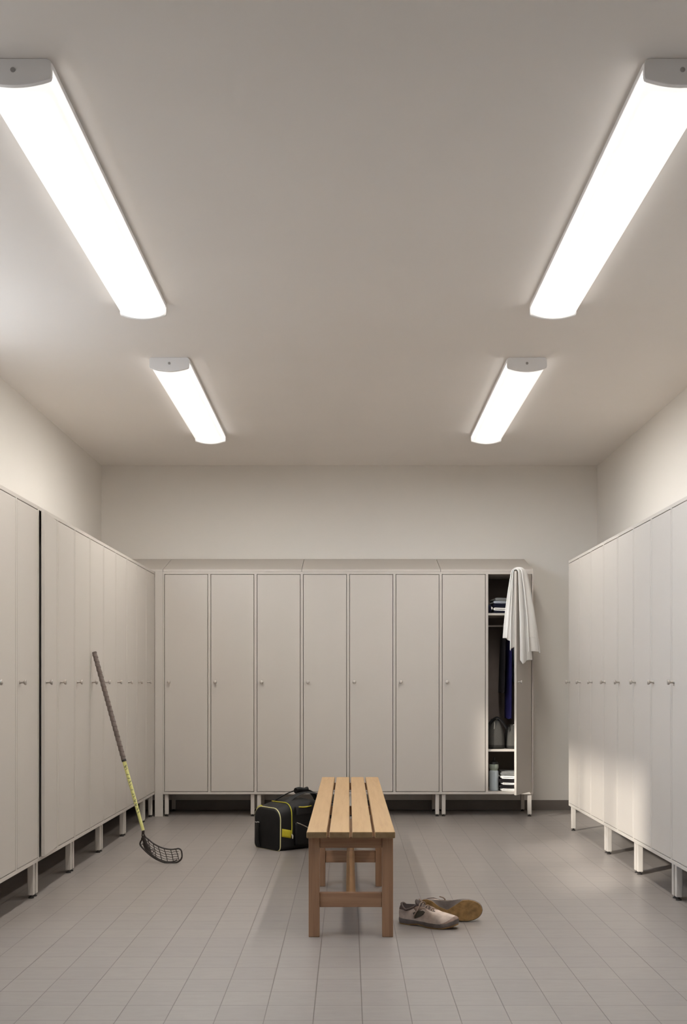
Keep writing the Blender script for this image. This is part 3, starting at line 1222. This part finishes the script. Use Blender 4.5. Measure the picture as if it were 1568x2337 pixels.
GS = 'folded clothes on the upper locker shelf'
zz = ZSH + .001
for (x0, x1, h, ly, mm, lab, rz) in [
        (1.182, 1.40, .018, 2, 'navy', 'thin navy garment at the bottom of the pile on the upper shelf', .02),
        (1.188, 1.41, .026, 2, 'whitecloth', 'white folded garment low in the pile on the upper shelf', -.03),
        (1.180, 1.39, .030, 2, 'navy', 'dark navy folded garment in the middle of the upper shelf pile', .02),
        (1.186, 1.40, .020, 2, 'paleblue', 'pale folded garment second from the top on the upper shelf', -.02),
        (1.192, 1.41, .024, 2, 'greycloth', 'grey folded garment on top of the upper shelf pile', .04)]:
    folded('folded_garment', x0, x1, YBF + .05, YBF + .32, zz, h, ly, mm, lab, GS, rz)
    zz += h + .002
# dark bundle beside the pile with a pale tag
rb_ = thing('cloth_bundle', 'dark crumpled cloth bundle with a pale tag left of the upper shelf pile', 'clothes', (1.1545, YBF + .12, ZSH + .001))
sk = []
for i in range(13):
    f = i / 12
    e = sqrt(max(.03, 1 - abs(2 * f - 1) ** 2.6))
    row = []
    for k in range(20):
        t = 2 * pi * k / 20
        q = 1 + .09 * noise.noise(Vector((cos(t) * 2.2, sin(t) * 2.2, f * 5)))
        row.append(Vector((.0195 * e * q * cos(t), -.075 + .15 * f, max(0, .034 + .040 * e * q * sin(t)))))
    sk.append(row)
MB().loft(sk).build('cloth', 'navy', rb_, smooth=70)
tgp = [[Vector((.006 + .011 * u + .002 * sin(v * 4), -.066 - .008 * u - .002 * v, .050 - .016 * v + .004 * sin(u * 5))) for u in (0, .35, .7, 1)] for v in (0, .4, .8, 1.2)]
tgo = MB().loft(tgp, False, False).build('tag', 'whitecloth', rb_, smooth=70)
sd = tgo.modifiers.new('solid', 'SOLIDIFY'); sd.thickness = .002
# towels on the locker floor
zf = ZB + FR + .001
GT = 'folded towels on the locker floor'
for (x0, x1, h, ly, mm, lab, rz) in [
        (1.245, 1.47, .022, 2, 'whitecloth', 'white folded towel at the bottom of the locker floor pile', .03),
        (1.238, 1.46, .026, 2, 'charcoal', 'dark folded cloth second from the bottom of the floor pile', -.02),
        (1.250, 1.47, .018, 2, 'whitecloth', 'white folded towel between two dark cloths on the locker floor', .04),
        (1.236, 1.455, .026, 2, 'charcoal', 'dark folded cloth in the middle of the locker floor pile', -.04),
        (1.246, 1.46, .026, 2, 'whitecloth', 'white folded towel near the top of the locker floor pile', .02),
        (1.248, 1.455, .030, 3, 'greycloth', 'grey folded cloth on top of the locker floor pile', -.02)]:
    folded('folded_towel', x0, x1, YBF + .05, YBF + .30, zf, h, ly, mm, lab, GT, rz, 'towel')
    zf += h + .002

# drinking bottle
bx, by, bz = 1.190, YBF + .10, ZB + FR + .001
bo = thing('sports_bottle', 'grey sports bottle with black cap on the floor of the open locker', 'bottle', (bx, by, bz))
MB().lathe([(.034, 0), (.0375, .004), (.038, .012), (.038, .150), (.037, .158), (.031, .166)], seg=32).build('bottle_body', 'bottle', bo, smooth=40)
MB().lathe([(.0305, .1655), (.0305, .172), (.034, .180), (.0378, .190), (.0385, .200), (.0380, .212), (.0375, .2165)], seg=32).build('bottle_shoulder', 'bottle2', bo, smooth=40)
MB().lathe([(.0372, .217), (.0375, .224), (.034, .232), (.026, .239), (.014, .243), (.010, .245), (.010, .247)], seg=32).build('bottle_cap', 'cap', bo, smooth=40)
MB().lathe([(.0088, .2475), (.0088, .262), (.0105, .266), (.0105, .273), (.007, .275), (0, .2755)], seg=24).build('nozzle', 'cap', bo, smooth=40)


# felt bags on the lower shelf
def felt_bag(x0, x1, y0, y1, z0, h, label, strap):
    r = thing('felt_bag', label, 'bag', ((x0 + x1) / 2, (y0 + y1) / 2, z0), 0, 'grey felt bags on the lower shelf')
    a, d = (x1 - x0) / 2, (y1 - y0) / 2

    def ring(f, grow=1.0):
        wx = a * (1 - .06 * sin(f * 3) - .62 * max(0, (f - .38) / .62) ** 1.6) * grow
        wy = d * (1 - .35 * max(0, (f - .5) / .5) ** 2) * grow
        zt = h * f
        return [Vector((wx * (abs(cos(t)) ** .55) * (1 if cos(t) > 0 else -1), wy * (abs(sin(t)) ** .55) * (1 if sin(t) > 0 else -1), zt)) for t in [2 * pi * k / 28 for k in range(28)]]
    MB().loft([ring(f) for f in [.13, .18, .28, .38, .48, .58, .68, .78, .88, .95, 1.0]]).build('bag_body', 'felt', r, smooth=60)
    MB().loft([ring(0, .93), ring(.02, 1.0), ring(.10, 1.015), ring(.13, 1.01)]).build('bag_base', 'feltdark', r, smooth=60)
    zp = [Vector((a * .42 * (i / 8 * 2 - 1), -d * .60 + .0, h * (1.012 - .20 * abs(i / 8 * 2 - 1) ** 1.6))) for i in range(9)]
    MB().tube(zp, .003, 8).build('zip_line', 'zip', r, smooth=60)
    if strap:
        px = -a * .22
        MB().tube([(px, -d * .70, h * .93), (px - .002, -d * .86, h * .82), (px - .008, -d * .98, h * .68)], [.0025, .0035, .003], 8).build('zip_pull', 'zip', r, smooth=60)
        st = []
        for i in range(21):
            t = i / 20
            st.append((-a * .85 + (a * 1.93) * t, -d * (.55 + .40 * t), h * (.78 + .32 * sin(pi * (t * .70 + .05)) - .62 * max(0, t - .45) ** 1.1)))
        MB().tube(st, .013, 10, flat=.28, up=(0, -.6, .8)).build('shoulder_strap', 'strap', r, smooth=60)
    return r


felt_bag(CXL + .006, 1.285, YBF + .05, YBF + .33, ZSL + .001, .238, 'taller dark grey felt bag with black strap and zip pull on the lower shelf', True)
felt_bag(1.289, 1.425, YBF + .06, YBF + .34, ZSL + .001, .192, 'lower grey felt bag beside the strapped one, partly behind the open door', False)


# hanging clothes on the rail (seen edge-on)
def hanging(xc, half, yw, ztop, zbot, mname, label, seed, name='hanging_shirt', slope=.0):
    yc = YBF + (YB - YBF - .016) * .5
    r = thing(name, label, 'clothes', (xc, yc, ztop), 0, 'clothes hanging on the locker rail')
    rings = []
    n = 36
    for j in range(24):
        f = j / 23
        z = -.045 + (zbot - ztop + .045) * f
        sh = min(1, .35 + f * 6)
        th_ = half * (.35 + .65 * min(1, f * 2.4))
        ring = []
        for k in range(n):
            t = 2 * pi * k / n
            wob = 1 + .16 * sin(5 * t + seed + f * 2) * min(1, f * 2) + .07 * sin(9 * t + seed * 2)
            ring.append(Vector((th_ * cos(t) * wob - slope * f, yw * sh * sin(t) * (1 + .04 * sin(3 * t + seed)), z + .006 * sin(4 * t + seed) * f)))
        rings.append(ring)
    MB().loft(rings).build('cloth', mname, r, smooth=60)
    hk = [(0, .0 + .0, -.05), (0, 0, -.014)] + [(0, .0125 * sin(a_) , .0 + .0125 * -cos(a_)) for a_ in [pi * .0 + pi * k / 8 for k in range(0, 9)]] + [(0, -.004, .0118), (0, -.0125, .003)]
    hk = [(0, 0, -.05), (0, 0, -.03), (0, .010, -.017)] + [(0, .0115 * cos(a_), .0115 * sin(a_)) for a_ in [-.6 + (pi + .8) * k / 9 for k in range(10)]]
    MB().tube(hk, .0016, 8).build('hanger_hook', 'knob', r, smooth=60)
    return r


hanging(1.284, .016, .15, ZRAIL, 1.005, 'charcoal', 'charcoal shirt hanging leftmost on the open locker rail', 1.0, slope=.012)
hanging(1.332, .019, .165, ZRAIL, .792, 'indigo', 'long indigo garment hanging in the open locker', 2.2, 'hanging_garment', .006)
hanging(1.386, .016, .19, ZRAIL, 1.095, 'paleblue', 'pale shirt hanging nearest the open door hinge', 3.1, slope=.012)

# ------------------------------------------------------------------ light, sky, camera
sun = bpy.data.lights.new('sunlight', 'SUN')
sun.energy = 5.7
sun.angle = radians(2.6)
sun.color = (1.0, .95, .86)
so = bpy.data.objects.new('sunlight', sun)
COL.objects.link(so)
dirv = Vector((.732, .681, -.45)).normalized()
so.rotation_euler = dirv.to_track_quat('-Z', 'Y').to_euler()
so.location = (-6, 0, 6)

wd_ = bpy.data.worlds.new('daylight')
scene.world = wd_
wd_.use_nodes = True
bg = wd_.node_tree.nodes['Background']
wn = wd_.node_tree
wtc = wn.nodes.new('ShaderNodeTexCoord')
wsp = wn.nodes.new('ShaderNodeSeparateXYZ')
wn.links.new(wtc.outputs['Generated'], wsp.inputs[0])
wr = wn.nodes.new('ShaderNodeValToRGB')           # ground below the horizon, sky above
wr.color_ramp.elements[0].position = .49
wr.color_ramp.elements[0].color = (.17, .17, .17, 1)
wr.color_ramp.elements[1].position = .52
wr.color_ramp.elements[1].color = (.54, .74, 1.0, 1)
wm = wn.nodes.new('ShaderNodeMath'); wm.operation = 'MULTIPLY_ADD'
wm.inputs[1].default_value = .5; wm.inputs[2].default_value = .5
wn.links.new(wsp.outputs['Z'], wm.inputs[0])
wn.links.new(wm.outputs[0], wr.inputs['Fac'])
wn.links.new(wr.outputs['Color'], bg.inputs[0])
bg.inputs[1].default_value = 11.0

cam = bpy.data.cameras.new('camera')
co = bpy.data.objects.new('camera', cam)
COL.objects.link(co)
co.location = (0, 0, CH)
co.rotation_euler = (pi / 2, 0, 0)
cam.sensor_fit = 'VERTICAL'
cam.sensor_height = 23.37
cam.sensor_width = 15.68
cam.lens = F / 100
cam.shift_x = -(CX - 784) / 2337
cam.shift_y = (CY - 1168.5) / 2337
cam.clip_start = .05
scene.camera = co

vs = scene.view_settings
vs.view_transform = 'Standard'
vs.look = 'None'
vs.exposure = 0.0
vs.gamma = 1.0
vs.use_curve_mapping = False
scene.cycles.use_denoising = True
scene.cycles.max_bounces = 12
scene.cycles.diffuse_bounces = 8
